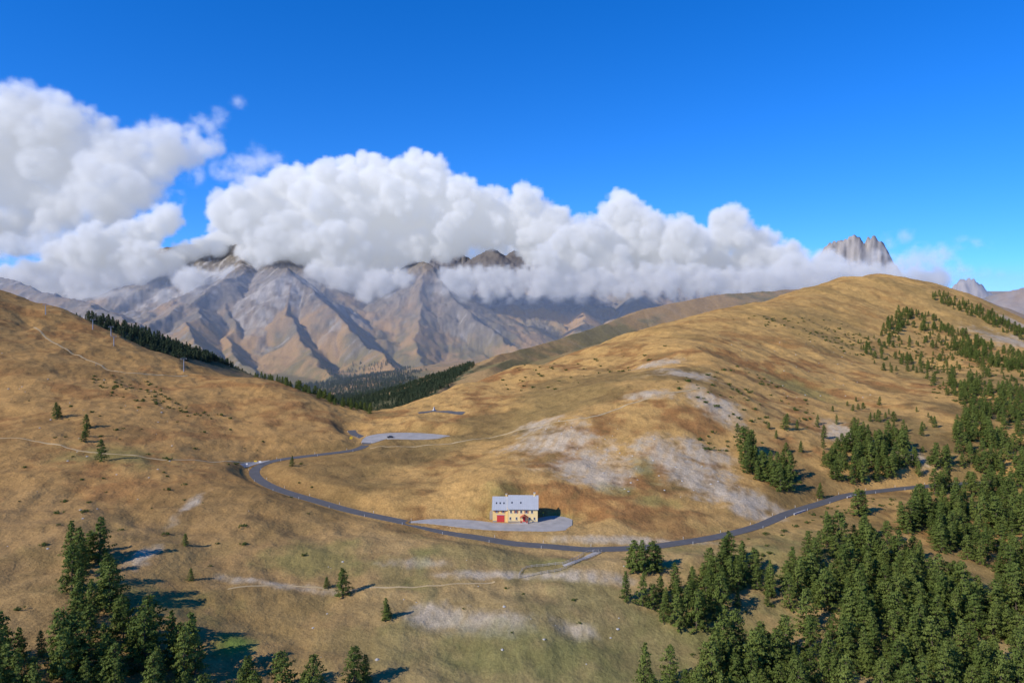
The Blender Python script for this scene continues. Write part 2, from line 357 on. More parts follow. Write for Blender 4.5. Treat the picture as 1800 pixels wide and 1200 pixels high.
# ---------------------------------------------------------------- generic mesh helpers
def meshobj(name,verts,faces,mat,parent=None,smooth=False):
    m=bpy.data.meshes.new(name); m.from_pydata([tuple(v) for v in verts],[],faces); m.update()
    if smooth:
        for p in m.polygons: p.use_smooth=True
    if mat: m.materials.append(mat)
    return link(bpy.data.objects.new(name,m),parent)
def ribbon(name,R,mat,off=.06,nx=4,wmul=1.,lat=None,drape=False,parent=None):
    tx=np.gradient(R[:,0]);ty=np.gradient(R[:,1]);L=np.hypot(tx,ty)+1e-9; nx_,ny_=-ty/L,tx/L
    V=[];Fc=[]
    cs=np.linspace(-1,1,nx+1)
    PX=[]
    for k,q in enumerate(R):
        jit=.12*q[3]*math.sin(k*.7)*math.sin(k*.23+1) if drape else 0
        for s in cs:
            o=s*(q[3]+jit)*wmul if lat is None else lat[0]+ (s*.5+.5)*(lat[1]-lat[0])
            PX.append((q[0]+nx_[k]*o,q[1]+ny_[k]*o,q[2]+off))
    PX=np.array(PX)
    if drape: PX[:,2]=full_h(PX[:,0],PX[:,1])+off
    n=nx+1
    for k in range(len(R)-1):
        for j in range(nx):
            a=k*n+j; Fc.append((a,a+1,a+n+1,a+n))
    base=len(PX); V=list(map(tuple,PX))
    for k in range(len(R)):
        for j in (0,nx): x,y,z=PX[k*n+j]; V.append((x,y,z-.5))
    for k in range(len(R)-1):
        Fc.append((k*n,(k+1)*n,base+2*(k+1),base+2*k)); Fc.append((k*n+nx,base+2*k+1,base+2*(k+1)+1,(k+1)*n+nx))
    return meshobj(name,V,Fc,mat,parent)
ribbon('mountain_road',R_road,M_asph,.05)
ribbon('parking_lot',R_park,M_worn,.03,6)
ribbon('refuge_forecourt',R_fore,M_worn,.02,6)
def path(name,pts,hw,mat=M_dirt,off=.07):
    W=pixel_hits(pts); S=spline([(a,b,hw) for a,b in W],2.)
    R=np.column_stack([S[:,0],S[:,1],np.zeros(len(S)),S[:,2]])
    return ribbon(name,R,mat,off,2,drape=True)
path('dirt_path',[(1240,682),(1180,690),(1100,712),(1020,735),(950,748),(880,765),(800,778),(720,785),(650,788)],.65,off=.12)
path('dirt_path',[(0,770),(90,780),(200,798),(300,808),(380,812),(440,812)],.5,off=.12)
path('dirt_path',[(60,575),(90,600),(140,625),(220,655),(330,660)],.9,off=.15)
path('dirt_path',[(400,1035),(520,1030),(650,1032),(780,1028),(870,1022)],.3)
path('access_track',[(425,818),(448,813),(475,809)],1.6,M_worn,.16)
path('pass_road',[(735,726),(765,723),(790,724),(815,727)],2.4,M_asph,.2)
print('roads',time.time()-T0)
# ---------------------------------------------------------------- trees
def conifer(name,seed,H=12.,Rr=2.7,nl=70,per=34,leaf=.42,shape=.75,fol=None):
    g=np.random.default_rng(seed); V=[];Fc=[];mi=[];tone=[]
    def stick(p,q,r0,r1,n=5):
        p=np.array(p);q=np.array(q);d=q-p;d/=np.linalg.norm(d)+1e-9
        u=np.cross(d,[0.3,.2,1.])
        if np.linalg.norm(u)<.1: u=np.cross(d,[1,0,0])
        u/=np.linalg.norm(u); w_=np.cross(d,u); b0=len(V)
        for c,r in ((p,r0),(q,r1)):
            for k in range(n):
                a=2*math.pi*k/n; V.append(c+r*(math.cos(a)*u+math.sin(a)*w_)); tone.append(.5)
        for k in range(n): Fc.append((b0+k,b0+(k+1)%n,b0+n+(k+1)%n,b0+n+k)); mi.append(0)
    lean=g.normal(0,.02,2)*H
    stick((0,0,-.8),(lean[0]*.5,lean[1]*.5,H*.5),.24*H/12,.14*H/12,7); stick((lean[0]*.5,lean[1]*.5,H*.5),(lean[0],lean[1],H*.97),.14*H/12,.02,6)
    side=g.uniform(0,6.28)
    for i in range(nl):
        hh=.04+.94*((i+g.random())/nl)**.92
        prof=(1-hh)**shape*min(1,(hh+.12)/.22)
        az=i*2.4+g.normal(0,.35)
        Lb=Rr*prof*g.uniform(.70,1.18)*(1+.16*math.cos(az-side)+.12*math.sin(3*az+seed))+.18
        z0=hh*H; rise=g.uniform(-.22,.18)+.25*hh
        p0=np.array([lean[0]*hh,lean[1]*hh,z0]); d=np.array([math.cos(az),math.sin(az),rise]); p1=p0+d*Lb
        if Lb>.8: stick(p0,p1,.05,.015,3)
        m=max(6,int(per*Lb/Rr+5)); tb=g.uniform(0,.6)
        for k in range(m):
            s=g.uniform(.25,1.05)**.8; sp=.42*(1.15-s*.6)*min(1,Lb)
            c=p0+d*Lb*s+g.normal(0,1,3)*np.array([sp,sp,sp*.6])
            out=np.array([d[0],d[1],.55])+g.normal(0,.55,3); out/=np.linalg.norm(out)
            u=np.cross(out,g.normal(0,1,3)); u/=np.linalg.norm(u)+1e-9; w_=np.cross(out,u)
            sz=leaf*g.uniform(.55,1.25); b0=len(V); tn=min(1,max(0,tb+g.uniform(-.1,.3)+.25*(s-.5)))
            for (a,b) in ((-1,-.45),(.9,-.6),(.55,.75),(-.6,.6)):
                V.append(c+u*a*sz*.5+w_*b*sz*.5); tone.append(tn)
            Fc.append((b0,b0+1,b0+2,b0+3)); mi.append(1)
    m=bpy.data.meshes.new(name); m.from_pydata([tuple(map(float,v)) for v in V],[],Fc); m.materials.append(M_bark); m.materials.append(fol or M_fol)
    m.polygons.foreach_set('material_index',mi); at=m.attributes.new('tone','FLOAT','POINT'); at.data.foreach_set('value',np.array(tone,np.float32)); m.update(); return m
def shrub(name,seed):
    g=np.random.default_rng(seed); V=[];Fc=[];tone=[];mi=[]
    for k in range(5):
        a=g.uniform(0,6.28); b0=len(V)
        for q,r in (((0,0,-.1),.05),((math.cos(a)*.5,math.sin(a)*.5,.6),.02)):
            for j in range(3): V.append(np.array(q)+r*np.array([math.cos(2.1*j),math.sin(2.1*j),0])); tone.append(.3)
        for j in range(3): Fc.append((b0+j,b0+(j+1)%3,b0+3+(j+1)%3,b0+3+j)); mi.append(0)
    cl=[(g.normal(0,.45),g.normal(0,.45),g.uniform(.2,.6),g.uniform(.3,.55)) for _ in range(9)]
    for cx,cy,cz,cr in cl:
        tb=g.uniform(0,.6)
        for k in range(45):
            d=g.normal(0,1,3); d/=np.linalg.norm(d); c=np.array([cx,cy,cz])+d*cr*g.uniform(.6,1.)
            if c[2]<0: c[2]=-c[2]*.5
            u=np.cross(d,g.normal(0,1,3)); u/=np.linalg.norm(u)+1e-9; w_=np.cross(d,u); s=g.uniform(.1,.2); b0=len(V)
            for (a,b) in ((-1,-.5),(1,-.6),(.5,.8),(-.6,.7)): V.append(c+u*a*s*.6+w_*b*s*.6); tone.append(tb+g.uniform(0,.4))
            Fc.append((b0,b0+1,b0+2,b0+3)); mi.append(1)
    m=bpy.data.meshes.new(name); m.from_pydata([tuple(map(float,v)) for v in V],[],Fc); m.materials.append(M_bark); m.materials.append(M_shr)
    m.polygons.foreach_set('material_index',mi); at=m.attributes.new('tone','FLOAT','POINT'); at.data.foreach_set('value',np.array(tone,np.float32)); m.update(); return m
def boulder(name,seed):
    g=np.random.default_rng(seed); bm=bmesh.new(); bmesh.ops.create_icosphere(bm,subdivisions=2,radius=.6)
    for v in bm.verts: v.co*=float(g.uniform(.75,1.2)); v.co.z*=.6
    m=bpy.data.meshes.new(name); bm.to_mesh(m); bm.free(); m.materials.append(M_rock); return m
TM=[conifer('conifer_a',1,12,3.4,70,44,.46,.62),conifer('conifer_b',2,12,3.8,66,46,.48,.55),conifer('conifer_c',3,12,2.7,72,36,.44,.75),conifer('conifer_d',4,12,4.1,64,50,.5,.5),conifer('conifer_e',5,12,3.1,60,40,.46,.65),conifer('conifer_f',6,12,3.3,58,40,.5,.8)]
TL=[conifer('far_conifer_a',11,12,3.0,26,12,1.1,.7,M_folfar),conifer('far_conifer_b',12,12,3.4,24,12,1.2,.6,M_folfar)]
SM=[shrub('shrub_a',21),shrub('shrub_b',22)]
BM=[boulder('boulder_a',31),boulder('boulder_b',32),boulder('boulder_c',33)]
def coll(name,ms):
    c=bpy.data.collections.new(name)
    for m in ms: c.objects.link(bpy.data.objects.new(m.name,m))
    return c
CT=coll('conifer_kinds',TM); CL=coll('far_conifer_kinds',TL); CS=coll('shrub_kinds',SM); CB=coll('boulder_kinds',BM)
def scatter_obj(name,pts,scl,collection):
    n=len(pts); m=bpy.data.meshes.new(name); m.vertices.add(n); m.vertices.foreach_set('co',np.asarray(pts,np.float32).ravel())
    a=m.attributes.new('sc','FLOAT_VECTOR','POINT'); sx=scl*rng.uniform(.82,1.18,n); a.data.foreach_set('vector',np.column_stack([sx,sx,scl]).astype(np.float32).ravel())
    a=m.attributes.new('rot','FLOAT_VECTOR','POINT'); a.data.foreach_set('vector',np.column_stack([rng.normal(0,.03,n),rng.normal(0,.03,n),rng.uniform(0,6.28,n)]).astype(np.float32).ravel())
    o=link(bpy.data.objects.new(name,m))
    ng=bpy.data.node_groups.new(name,'GeometryNodeTree'); ng.interface.new_socket('Geometry',in_out='INPUT',socket_type='NodeSocketGeometry'); ng.interface.new_socket('Geometry',in_out='OUTPUT',socket_type='NodeSocketGeometry')
    N_=ng.nodes; gi=N_.new('NodeGroupInput'); go=N_.new('NodeGroupOutput'); ip=N_.new('GeometryNodeInstanceOnPoints'); ci=N_.new('GeometryNodeCollectionInfo')
    ci.inputs['Collection'].default_value=collection; ci.inputs['Separate Children'].default_value=True; ci.inputs['Reset Children'].default_value=True
    ip.inputs['Pick Instance'].default_value=True
    def att(nm):
        q=N_.new('GeometryNodeInputNamedAttribute'); q.data_type='FLOAT_VECTOR'; q.inputs['Name'].default_value=nm; return q.outputs[0]
    ri=N_.new('FunctionNodeRandomValue'); ri.data_type='INT'; ri.inputs[4].default_value=0; ri.inputs[5].default_value=99
    L_=ng.links; L_.new(gi.outputs[0],ip.inputs['Points']); L_.new(ci.outputs[0],ip.inputs['Instance']); L_.new(att('sc'),ip.inputs['Scale']); L_.new(att('rot'),ip.inputs['Rotation'])
    L_.new(ri.outputs[2],ip.inputs['Instance Index']); L_.new(ip.outputs[0],go.inputs[0])
    md=o.modifiers.new('scatter','NODES'); md.node_group=ng; return o
def fill(poly_s,spacing,clump=0.,cs=30.,seed=0,prob=1.,Wp=None):
    if Wp is None: Wp=pixel_hits(poly_s)
    g=np.random.default_rng(seed+100)
    x0,y0=Wp.min(0);x1,y1=Wp.max(0)
    gx,gy=np.meshgrid(np.arange(x0,x1,spacing),np.arange(y0,y1,spacing)); gx=gx.ravel()+g.uniform(-.55,.55,gx.size)*spacing; gy=gy.ravel()+g.uniform(-.55,.55,gy.size)*spacing
    m=inpoly(gx,gy,Wp)&(g.random(gx.size)<prob)
    if clump: m&=(fbm(gx/cs+seed*3.1,gy/cs,2)+.12*g.normal(size=gx.size))>(-.55+clump)
    dR=np.full(gx.size,1e9)
    for q in allpts[::2]: dR=np.minimum(dR,np.hypot(gx-q[0],gy-q[1])-q[3])
    m&=dR>4.5
    return np.column_stack([gx[m],gy[m]])
FP=[]
def addf(poly,sp,cl=0.,cs=30,hmin=.75,hmax=1.35,prob=1.,Wp=None):
    p=fill(poly,sp,cl,cs,len(FP),prob,Wp); g=np.random.default_rng(len(FP)+5)
    FP.append(np.column_stack([p,g.uniform(hmin,hmax,len(p))*(1-.35*(g.random(len(p))<.2))]))
addf([(1105,1085),(1100,1050),(1180,1040),(1250,1012),(1270,985),(1310,1010),(1400,1000),(1440,950),(1500,925),(1570,960),(1700,1030),(1900,1090),(1900,1260),(1520,1260),(1450,1130),(1380,1080),(1290,1075),(1215,1115),(1150,1105)],5.4,.30,26,.75,1.4)
addf([(1110,1260),(1115,1205),(1240,1190),(1268,1140),(1330,1130),(1420,1150),(1520,1260)],5.3,.25,22,.75,1.4)
addf([(1575,925),(1640,885),(1900,900),(1900,1050),(1740,1010),(1650,970)],5.8,.30,24,.75,1.4)
addf([(1440,872),(1465,800),(1480,775),(1570,770),(1625,815),(1610,850),(1500,855)],6.2,.33,20)
addf([(1285,790),(1330,800),(1400,845),(1395,870),(1340,858),(1300,820)],5.8,.28,15)
addf([(1640,870),(1640,815),(1700,735),(1900,790),(1900,900)],7,.30,28,.7,1.25)
addf([(1705,735),(1655,668),(1900,720),(1900,790)],8,.32,35,.6,1.1)
addf([(1560,610),(1590,572),(1640,590),(1720,640),(1900,700),(1900,660),(1720,595),(1640,555),(1580,545),(1540,590)],9,.30,50,.55,1.05)
addf([(1630,522),(1660,518),(1740,548),(1820,590),(1800,600),(1720,562)],9,.18,50,.5,1.)
addf([(1400,790),(1480,760),(1560,720),(1640,760),(1560,800),(1450,830)],9,.55,18,.3,.8)
addf([(1500,600),(1560,590),(1640,640),(1560,660)],11,.5,30,.3,.8)
addf([(105,1005),(115,985),(150,965),(178,985),(212,1060),(222,1130),(150,1135),(110,1090)],7.2,.24,16,.85,1.4)
addf([(-60,1260),(-60,1150),(50,1145),(150,1135),(250,1120),(330,1150),(360,1190),(380,1260)],6.6,.22,18,.85,1.55)
addf([(380,1260),(400,1210),(480,1185),(555,1200),(560,1260)],6,.2,14,.8,1.2)
addf(None,8,.25,40,.4,.75,1.,UY([(440,650),(530,606),(600,580),(650,568),(655,600),(600,640),(530,690),(450,740)]))
addf([(1540,600),(1640,590),(1900,680),(1900,760),(1700,720),(1600,660)],13,.25,40,.4,.85,.7)
addf([(1200,760),(1350,740),(1500,700),(1650,720),(1640,860),(1480,880),(1300,800)],15,.35,30,.25,.7,.5)
FPa=np.concatenate(FP); zz=full_h(FPa[:,0],FPa[:,1])
scatter_obj('conifer_forest',np.column_stack([FPa[:,:2],zz-.15]),FPa[:,2],CT)
print('near forest',len(FPa),time.time()-T0)
FV=[fill(None,13,.24,130,41,Wp=FPW[0][0]),fill(None,11,.12,130,42,Wp=FPW[1][0]),fill(None,8,.05,100,43,Wp=FPW[2][0]),
    fill(None,18,.46,130,44,Wp=UY([(560,3300),(620,3500),(740,3300),(760,2900),(700,2700),(600,2900)]))]
FVa=np.concatenate(FV); zz=full_h(FVa[:,0],FVa[:,1]); print('far trees',len(FVa))
scatter_obj('distant_conifer_forest',np.column_stack([FVa,zz-.3]),rng.uniform(.7,1.25,len(FVa)),CL)
SH=[]
def adds(poly,sp,cl,cs,a,b,prob=1.):
    p=fill(poly,sp,cl,cs,60+len(SH),prob); SH.append(np.column_stack([p,rng.uniform(a,b,len(p))]))
adds([(150,660),(260,665),(310,700),(420,740),(380,740),(200,700)],6,.45,22,.7,1.6)
adds([(1250,760),(1330,770),(1420,840),(1400,870),(1260,800),(1180,780)],6,.45,16,.7,1.8)
adds([(1150,700),(1300,640),(1420,700),(1460,760),(1300,740)],9,.6,25,.7,2)
adds([(1280,560),(1450,560),(1640,620),(1560,640),(1400,590)],10,.5,40,.8,2.2)
adds([(1600,560),(1800,640),(1800,760),(1640,700)],9,.5,35,.8,2.2)
adds([(0,700),(500,740),(600,960),(0,1080)],16,.6,30,.5,1.5)
adds([(820,660),(1000,640),(1160,600),(1200,640),(900,700)],14,.6,30,.8,2)
adds([(1400,880),(1500,880),(1800,880),(1800,1190),(1200,1190),(1200,1050)],8,.4,25,.5,1.4)
adds([(500,1000),(1100,1000),(1100,1190),(400,1190)],20,.62,30,.4,1)
SHa=np.concatenate(SH); zz=full_h(SHa[:,0],SHa[:,1])
scatter_obj('juniper_shrubs',np.column_stack([SHa[:,:2],zz-.05]),SHa[:,2],CS)
BL=[fill([(1280,600),(1480,600),(1560,700),(1350,700)],16,.5,40,80),fill([(930,750),(1080,740),(1330,870),(1100,880)],8,.45,16,81),fill([(0,600),(250,650),(500,900),(0,1000)],20,.5,30,82),fill([(500,980),(1100,980),(1100,1190),(500,1190)],12,.55,20,83)]
BLa=np.concatenate(BL); zz=full_h(BLa[:,0],BLa[:,1])
scatter_obj('scattered_boulders',np.column_stack([BLa,zz]),rng.uniform(.25,1.1,len(BLa))**1.6,CB)
print('shrubs',len(SHa),len(BLa),time.time()-T0)
singles=[(601,1047,.85),(574,1033,.35),(680,1090,.65),(681,1085,.4),(336,1020,.4),(100,735,.85),(104,732,.6),(152,752,.7),(150,768,.7),(147,776,.5),(178,810,.95),(513,819,.5),(326,958,.4),
 (1116,1003,1.0),(1131,1006,1.1),(1147,1004,1.0),(1155,1000,.8),(1110,998,.8),(1280,990,1.1),(622,1205,1.),(643,1200,.7),(1571,740,.6),(1585,636,.8),(1695,697,.9),(1508,905,1.1),(1516,903,1.),(1440,872,.7),(1380,755,.7),(1384,745,.6)]
SW=pixel_hits([s[:2] for s in singles]); zz=full_h(SW[:,0],SW[:,1])
for k,(s,pw) in enumerate(zip(singles,SW)):
    o=link(bpy.data.objects.new('conifer_tree',TM[k%6])); o.location=(pw[0],pw[1],zz[k]-.15); o.scale=(s[2]*1.1,s[2]*1.1,s[2]); o.rotation_euler=(0,0,k*1.7)
# ---------------------------------------------------------------- box helper
def box(name,x0,x1,y0,y1,z0,z1,mat,parent):
    V=[(x,y,z) for z in (z0,z1) for y in (y0,y1) for x in (x0,x1)]
    Fc=[(0,2,3,1),(4,5,7,6),(0,1,5,4),(2,6,7,3),(0,4,6,2),(1,3,7,5)]
    return meshobj(name,V,Fc,mat,parent)
def empty(name,loc,rz=0):
    e=bpy.data.objects.new(name,None); e.location=loc; e.rotation_euler=(0,0,rz); return link(e)
# ---------------------------------------------------------------- refuge
M_wall=simple('ochre_render',(.80,.53,.19),.9,var=.05,scale=.6)
M_wall2=simple('pale_render',(.82,.60,.27),.9,var=.05,scale=.6)
M_roof=simple('zinc_roof',(.38,.385,.39),.55,var=.06,scale=.5,spec=.4)
M_red=simple('red_paint',(.60,.05,.045),.6)
M_shut=simple('russet_paint',(.38,.09,.05),.6)
M_glass=simple('window_glass',(.03,.035,.045),.12,spec=.6)
M_frame=simple('white_frame',(.7,.68,.62),.6)
M_conc=simple('concrete',(.45,.43,.40),.9)
M_stone=simple('stone_plinth',(.30,.27,.23),.95)
Hs=empty('mountain_refuge_house',(1.6,336.3,0.0),math.radians(-2))
Lh=10.2
split_x=-3.4
EL,ER,AL,AR=6.0,6.5,10.2,10.9
def gable_body(name,x0,x1,hw,ze,za,mat):
    V=[(x0,-hw,-.6),(x1,-hw,-.6),(x1,hw,-.6),(x0,hw,-.6),(x0,-hw,ze),(x1,-hw,ze),(x1,hw,ze),(x0,hw,ze),(x0,0,za),(x1,0,za)]
    Fc=[(0,1,5,4),(1,2,6,9,5),(2,3,7,6),(3,0,4,8,7),(4,5,9,8),(6,7,8,9),(3,2,1,0)]
    return meshobj(name,V,Fc,mat,Hs)
gable_body('left_wing',-Lh,split_x,4.6,EL,AL-.25,M_wall)
gable_body('main_block',split_x+.01,Lh,4.9,ER,AR-.25,M_wall2)
def roof(name,x0,x1,hw,ze,za,ov,mat):
    s=(za-ze)/hw; yo=hw+.6; zo=za-s*yo; t=.16
    V=[]
    for x in (x0,x1):
        V+=[(x,-yo,zo),(x,0,za),(x,yo,zo),(x,-yo,zo-t),(x,0,za-t),(x,yo,zo-t)]
    Fc=[(0,6,7,1),(1,7,8,2),(3,4,10,9),(4,5,11,10),(0,1,4,3),(1,2,5,4),(6,9,10,7),(7,10,11,8),(0,3,9,6),(2,8,11,5)]
    meshobj(name,V,Fc,mat,Hs)
    n=int((x1-x0)/.9)
    for k in range(n+1):
        x=x0+.1+k*(x1-x0-.2)/n
        for sg in (-1,):
            V=[(x-.03,sg*yo,zo+.005),(x+.03,sg*yo,zo+.005),(x+.03,0,za+.005),(x-.03,0,za+.005),(x-.03,sg*yo,zo+.06),(x+.03,sg*yo,zo+.06),(x+.03,0,za+.06),(x-.03,0,za+.06)]
            meshobj('roof_seam',V,[(4,5,6,7),(0,1,5,4),(0,4,7,3),(1,2,6,5)],mat,Hs)
    return s,za
sl,_=roof('left_roof',-Lh-.4,split_x-.02,4.6,EL,AL,.4,M_roof)
sr,_=roof('main_roof',split_x+.0,Lh+.4,4.9,ER,AR,.4,M_roof)
def skylight(x,y,s,za,w_=.9,h_=1.1):
    z=za+s*y
    V=[(x-w_/2,y-h_/2,z-s*h_/2+.10),(x+w_/2,y-h_/2,z-s*h_/2+.10),(x+w_/2,y+h_/2,z+s*h_/2+.10),(x-w_/2,y+h_/2,z+s*h_/2+.10)]
    V+=[(a,b,c-.12) for a,b,c in V]
    meshobj('skylight',V,[(0,1,2,3),(0,4,5,1),(1,5,6,2),(2,6,7,3),(3,7,4,0)],M_glass,Hs)
for x in (-8.6,-6.9,-5.2): skylight(x,-2.6,sl,AL,.6,.6)
for x in (-1.5,2.5): skylight(x,-3.0,sr,AR,.6,.6)
box('chimney',8.3,9.1,-.45,.45,AR-.9,AR+1.0,M_wall2,Hs); box('chimney_cap',8.2,9.2,-.55,.55,AR+1.0,AR+1.15,M_conc,Hs)
box('chimney',-4.6,-3.9,.3,.9,AL-1.,AL+.9,M_wall,Hs); box('chimney_cap',-4.7,-3.8,.2,1.,AL+.9,AL+1.02,M_conc,Hs)
def window(x,z,fy,w_=.85,h_=1.25,shut=True):
    box('window_frame',x-w_/2-.08,x+w_/2+.08,fy-.05,fy+.02,z-h_/2-.08,z+h_/2+.08,M_frame,Hs)
    box('window_pane',x-w_/2,x-.03,fy-.07,fy-.051,z-h_/2,z+h_/2,M_glass,Hs); box('window_pane',x+.03,x+w_/2,fy-.07,fy-.051,z-h_/2,z+h_/2,M_glass,Hs)
    box('window_sill',x-w_/2-.15,x+w_/2+.15,fy-.18,fy-.052,z-h_/2-.16,z-h_/2-.082,M_conc,Hs)
    if shut:
        for sg in (-1,1):
            a=x+sg*(w_/2+.32); box('shutter',a-.2,a+.2,fy-.10,fy-.02,z-h_/2-.04,z+h_/2+.04,M_shut,Hs)
for x in (-8.4,-5.4): window(x,4.7,-4.6,.7,1.0,True)
for x in (-1.9,.4,2.7,5.1,7.6): window(x,4.75,-4.9,.75,1.15,x in (.4,5.1))
for x in (-2.2,.6,6.6,8.7): window(x,1.7,-4.9,.7,1.1,False)
box('garage_door',-8.3,-4.9,-4.68,-4.58,-.1,3.0,M_red,Hs)
for k in range(4): box('door_rail',-8.25,-4.95,-4.72,-4.69,.3+k*.75,.36+k*.75,M_shut,Hs)
box('door_lintel',-8.6,-4.6,-4.66,-4.58,3.02,3.25,M_conc,Hs)
box('plinth',split_x+.03,Lh+.03,-4.96,-4.88,-.5,.45,M_stone,Hs); box('plinth',-Lh-.03,-8.35,-4.66,-4.58,-.5,.45,M_stone,Hs)
box('corner_quoin',split_x-.18,split_x+.22,-4.97,-4.62,.0,6.3,M_wall,Hs)
box('porch_step',2.3,5.9,-7.2,-4.97,-.2,.25,M_conc,Hs)
for x in (2.55,5.45): box('porch_post',x,x+.2,-6.9,-6.7,.25,2.6,M_shut,Hs)
V=[(2.2,-7.2,2.55),(4.1,-7.2,3.7),(6.,-7.2,2.55),(2.2,-4.9,2.55),(4.1,-4.9,3.7),(6.,-4.9,2.55)]
V+=[(a,b,c-.12) for a,b,c in V]
meshobj('porch_roof',V,[(0,1,4,3),(1,2,5,4),(6,9,10,7),(7,10,11,8),(0,6,7,1),(1,7,8,2),(0,3,9,6),(2,8,11,5)],M_shut,Hs)
box('entrance_door',3.5,4.7,-4.98,-4.88,.25,2.4,M_red,Hs); box('porch_railing',2.35,3.3,-7.0,-6.93,.25,1.2,M_shut,Hs); box('porch_railing',4.9,5.8,-7.0,-6.93,.25,1.2,M_shut,Hs)
box('side_annex',-Lh-1.6,-Lh-.01,-1.5,3.,-.6,2.7,M_stone,Hs)
# ---------------------------------------------------------------- car
M_car=simple('dark_car_paint',(.03,.035,.045),.3,spec=.6,var=.02); M_tyre=simple('tyre',(.02,.02,.02),.8)
def car(name,loc,rz,paint):
    e=empty(name,loc,rz)
    prof=[(-2.1,.35),(-2.15,.75),(-1.95,.95),(-1.2,1.02),(-.6,1.42),(.7,1.46),(1.5,1.0),(2.05,.92),(2.1,.35)]
    V=[];n=len(prof)
    for sg in (-1,1):
        for x,z in prof: V.append((x,sg*(.86-(.14 if z>1.1 else 0)),z))
    Fc=[tuple(range(n))[::-1],tuple(range(n,2*n))]+[(i,(i+1)%n,n+(i+1)%n,n+i) for i in range(n)]
    b=meshobj('body',V,Fc,paint,e); bv=b.modifiers.new('b','BEVEL'); bv.width=.07; bv.segments=2
    for sg in (-1,1):
        V=[(-1.0,sg*.875,1.03),(1.2,sg*.875,1.03),(.62,sg*.76,1.36),(-.52,sg*.76,1.34)]
        meshobj('side_window',V,[(0,1,2,3)],M_glass,e)
    meshobj('windscreen',[(-1.16,-.7,1.07),(-1.16,.7,1.07),(-.64,.62,1.43),(-.64,-.62,1.43)],[(0,1,2,3)],M_glass,e)
    meshobj('rear_window',[(1.44,-.7,1.07),(1.44,.7,1.07),(.78,.62,1.46),(.78,-.62,1.46)],[(0,1,2,3)],M_glass,e)
    for x in (-1.35,1.3):
        for y in (-.8,.8):
            bm=bmesh.new(); bmesh.ops.create_cone(bm,cap_ends=True,segments=18,radius1=.33,radius2=.33,depth=.22,matrix=Matrix.Translation((x,y,.33))@Matrix.Rotation(math.pi/2,4,'X'))
            m=bpy.data.meshes.new('wheel'); bm.to_mesh(m); m.materials.append(M_tyre); link(bpy.data.objects.new('wheel',m),e)
    return e
cx,cy,_=PZ(686,769,5.8); car('parked_car',(cx,cy,float(full_h([cx],[cy])[0])+.26),.15,M_car)
# ---------------------------------------------------------------- chairlift pylons
M_steel=simple('galvanised_steel',(.35,.36,.37),.5,metal=.4)
def tube(bm,p,q,r0,r1,n=8):
    p=Vector(p);q=Vector(q);d=q-p; mt=Matrix.Translation((p+q)/2)@d.to_track_quat('Z','Y').to_matrix().to_4x4()
    bmesh.ops.create_cone(bm,cap_ends=True,segments=n,radius1=r0,radius2=r1,depth=d.length,matrix=mt)
def pylon(x,y,z,h,rz):
    bm=bmesh.new(); tube(bm,(0,0,-1),(0,0,h),.45,.28); tube(bm,(-2.4,0,h-.2),(2.4,0,h-.2),.16,.16)
    for s in (-1,1):
        tube(bm,(s*2.3,-1.4,h+.1),(s*2.3,1.4,h+.1),.14,.14); tube(bm,(s*2.3,0,h-.2),(s*1.2,0,h+1.1),.08,.08)
        for k in range(4): tube(bm,(s*2.3-.1,-1.2+k*.8,h+.3),(s*2.3+.1,-1.2+k*.8,h+.3),.25,.25)
    tube(bm,(-1.3,0,h+1.1),(1.3,0,h+1.1),.08,.08); tube(bm,(.5,0,0),(.42,0,h-.4),.04,.04,4)
    m=bpy.data.meshes.new('chairlift_pylon'); bm.to_mesh(m); bm.free(); m.materials.append(M_steel)
    o=link(bpy.data.objects.new('chairlift_pylon',m)); o.location=(x,y,z); o.rotation_euler=(0,0,rz)
py=[(323,653,11),(200,608,9),(195,590,9),(163,579,10),(80,553,10)]
PW=pixel_hits([p[:2] for p in py])
for (a,b),(u,v,h) in zip(PW,py): pylon(a,b,float(full_h([a],[b])[0]),h,.5)
# ---------------------------------------------------------------- fences, walls, signs
M_wood=simple('weathered_wood',(.36,.32,.27),.9); M_yel=simple('yellow_sign_paint',(.75,.50,.03),.6); M_white=simple('white_paint',(.75,.75,.73),.6)
def fence(name,pts):
    W=pixel_hits(pts); S=spline([(a,b,0) for a,b in W],2.2); z=full_h(S[:,0],S[:,1]); bm=bmesh.new()
    for k in range(len(S)):
        tube(bm,(S[k,0],S[k,1],z[k]-.3),(S[k,0],S[k,1],z[k]+1.15),.09,.08,6)
        if k<len(S)-1:
            for hh in (.45,.95): tube(bm,(S[k,0],S[k,1],z[k]+hh),(S[k+1,0],S[k+1,1],z[k+1]+hh),.07,.07,5)
    m=bpy.data.meshes.new(name); bm.to_mesh(m); bm.free(); m.materials.append(M_wood); link(bpy.data.objects.new(name,m))
fence('wooden_fence',[(912,1014),(918,1003),(935,997),(965,994),(1000,988),(1025,976),(1052,970)])
fence('wooden_fence',[(912,1016),(950,1009),(985,1003),(1005,993),(1030,983),(1058,972)])
path('paddock_track',[(1054,971),(1030,980),(1008,988),(990,994)],1.0,M_worn,.12)
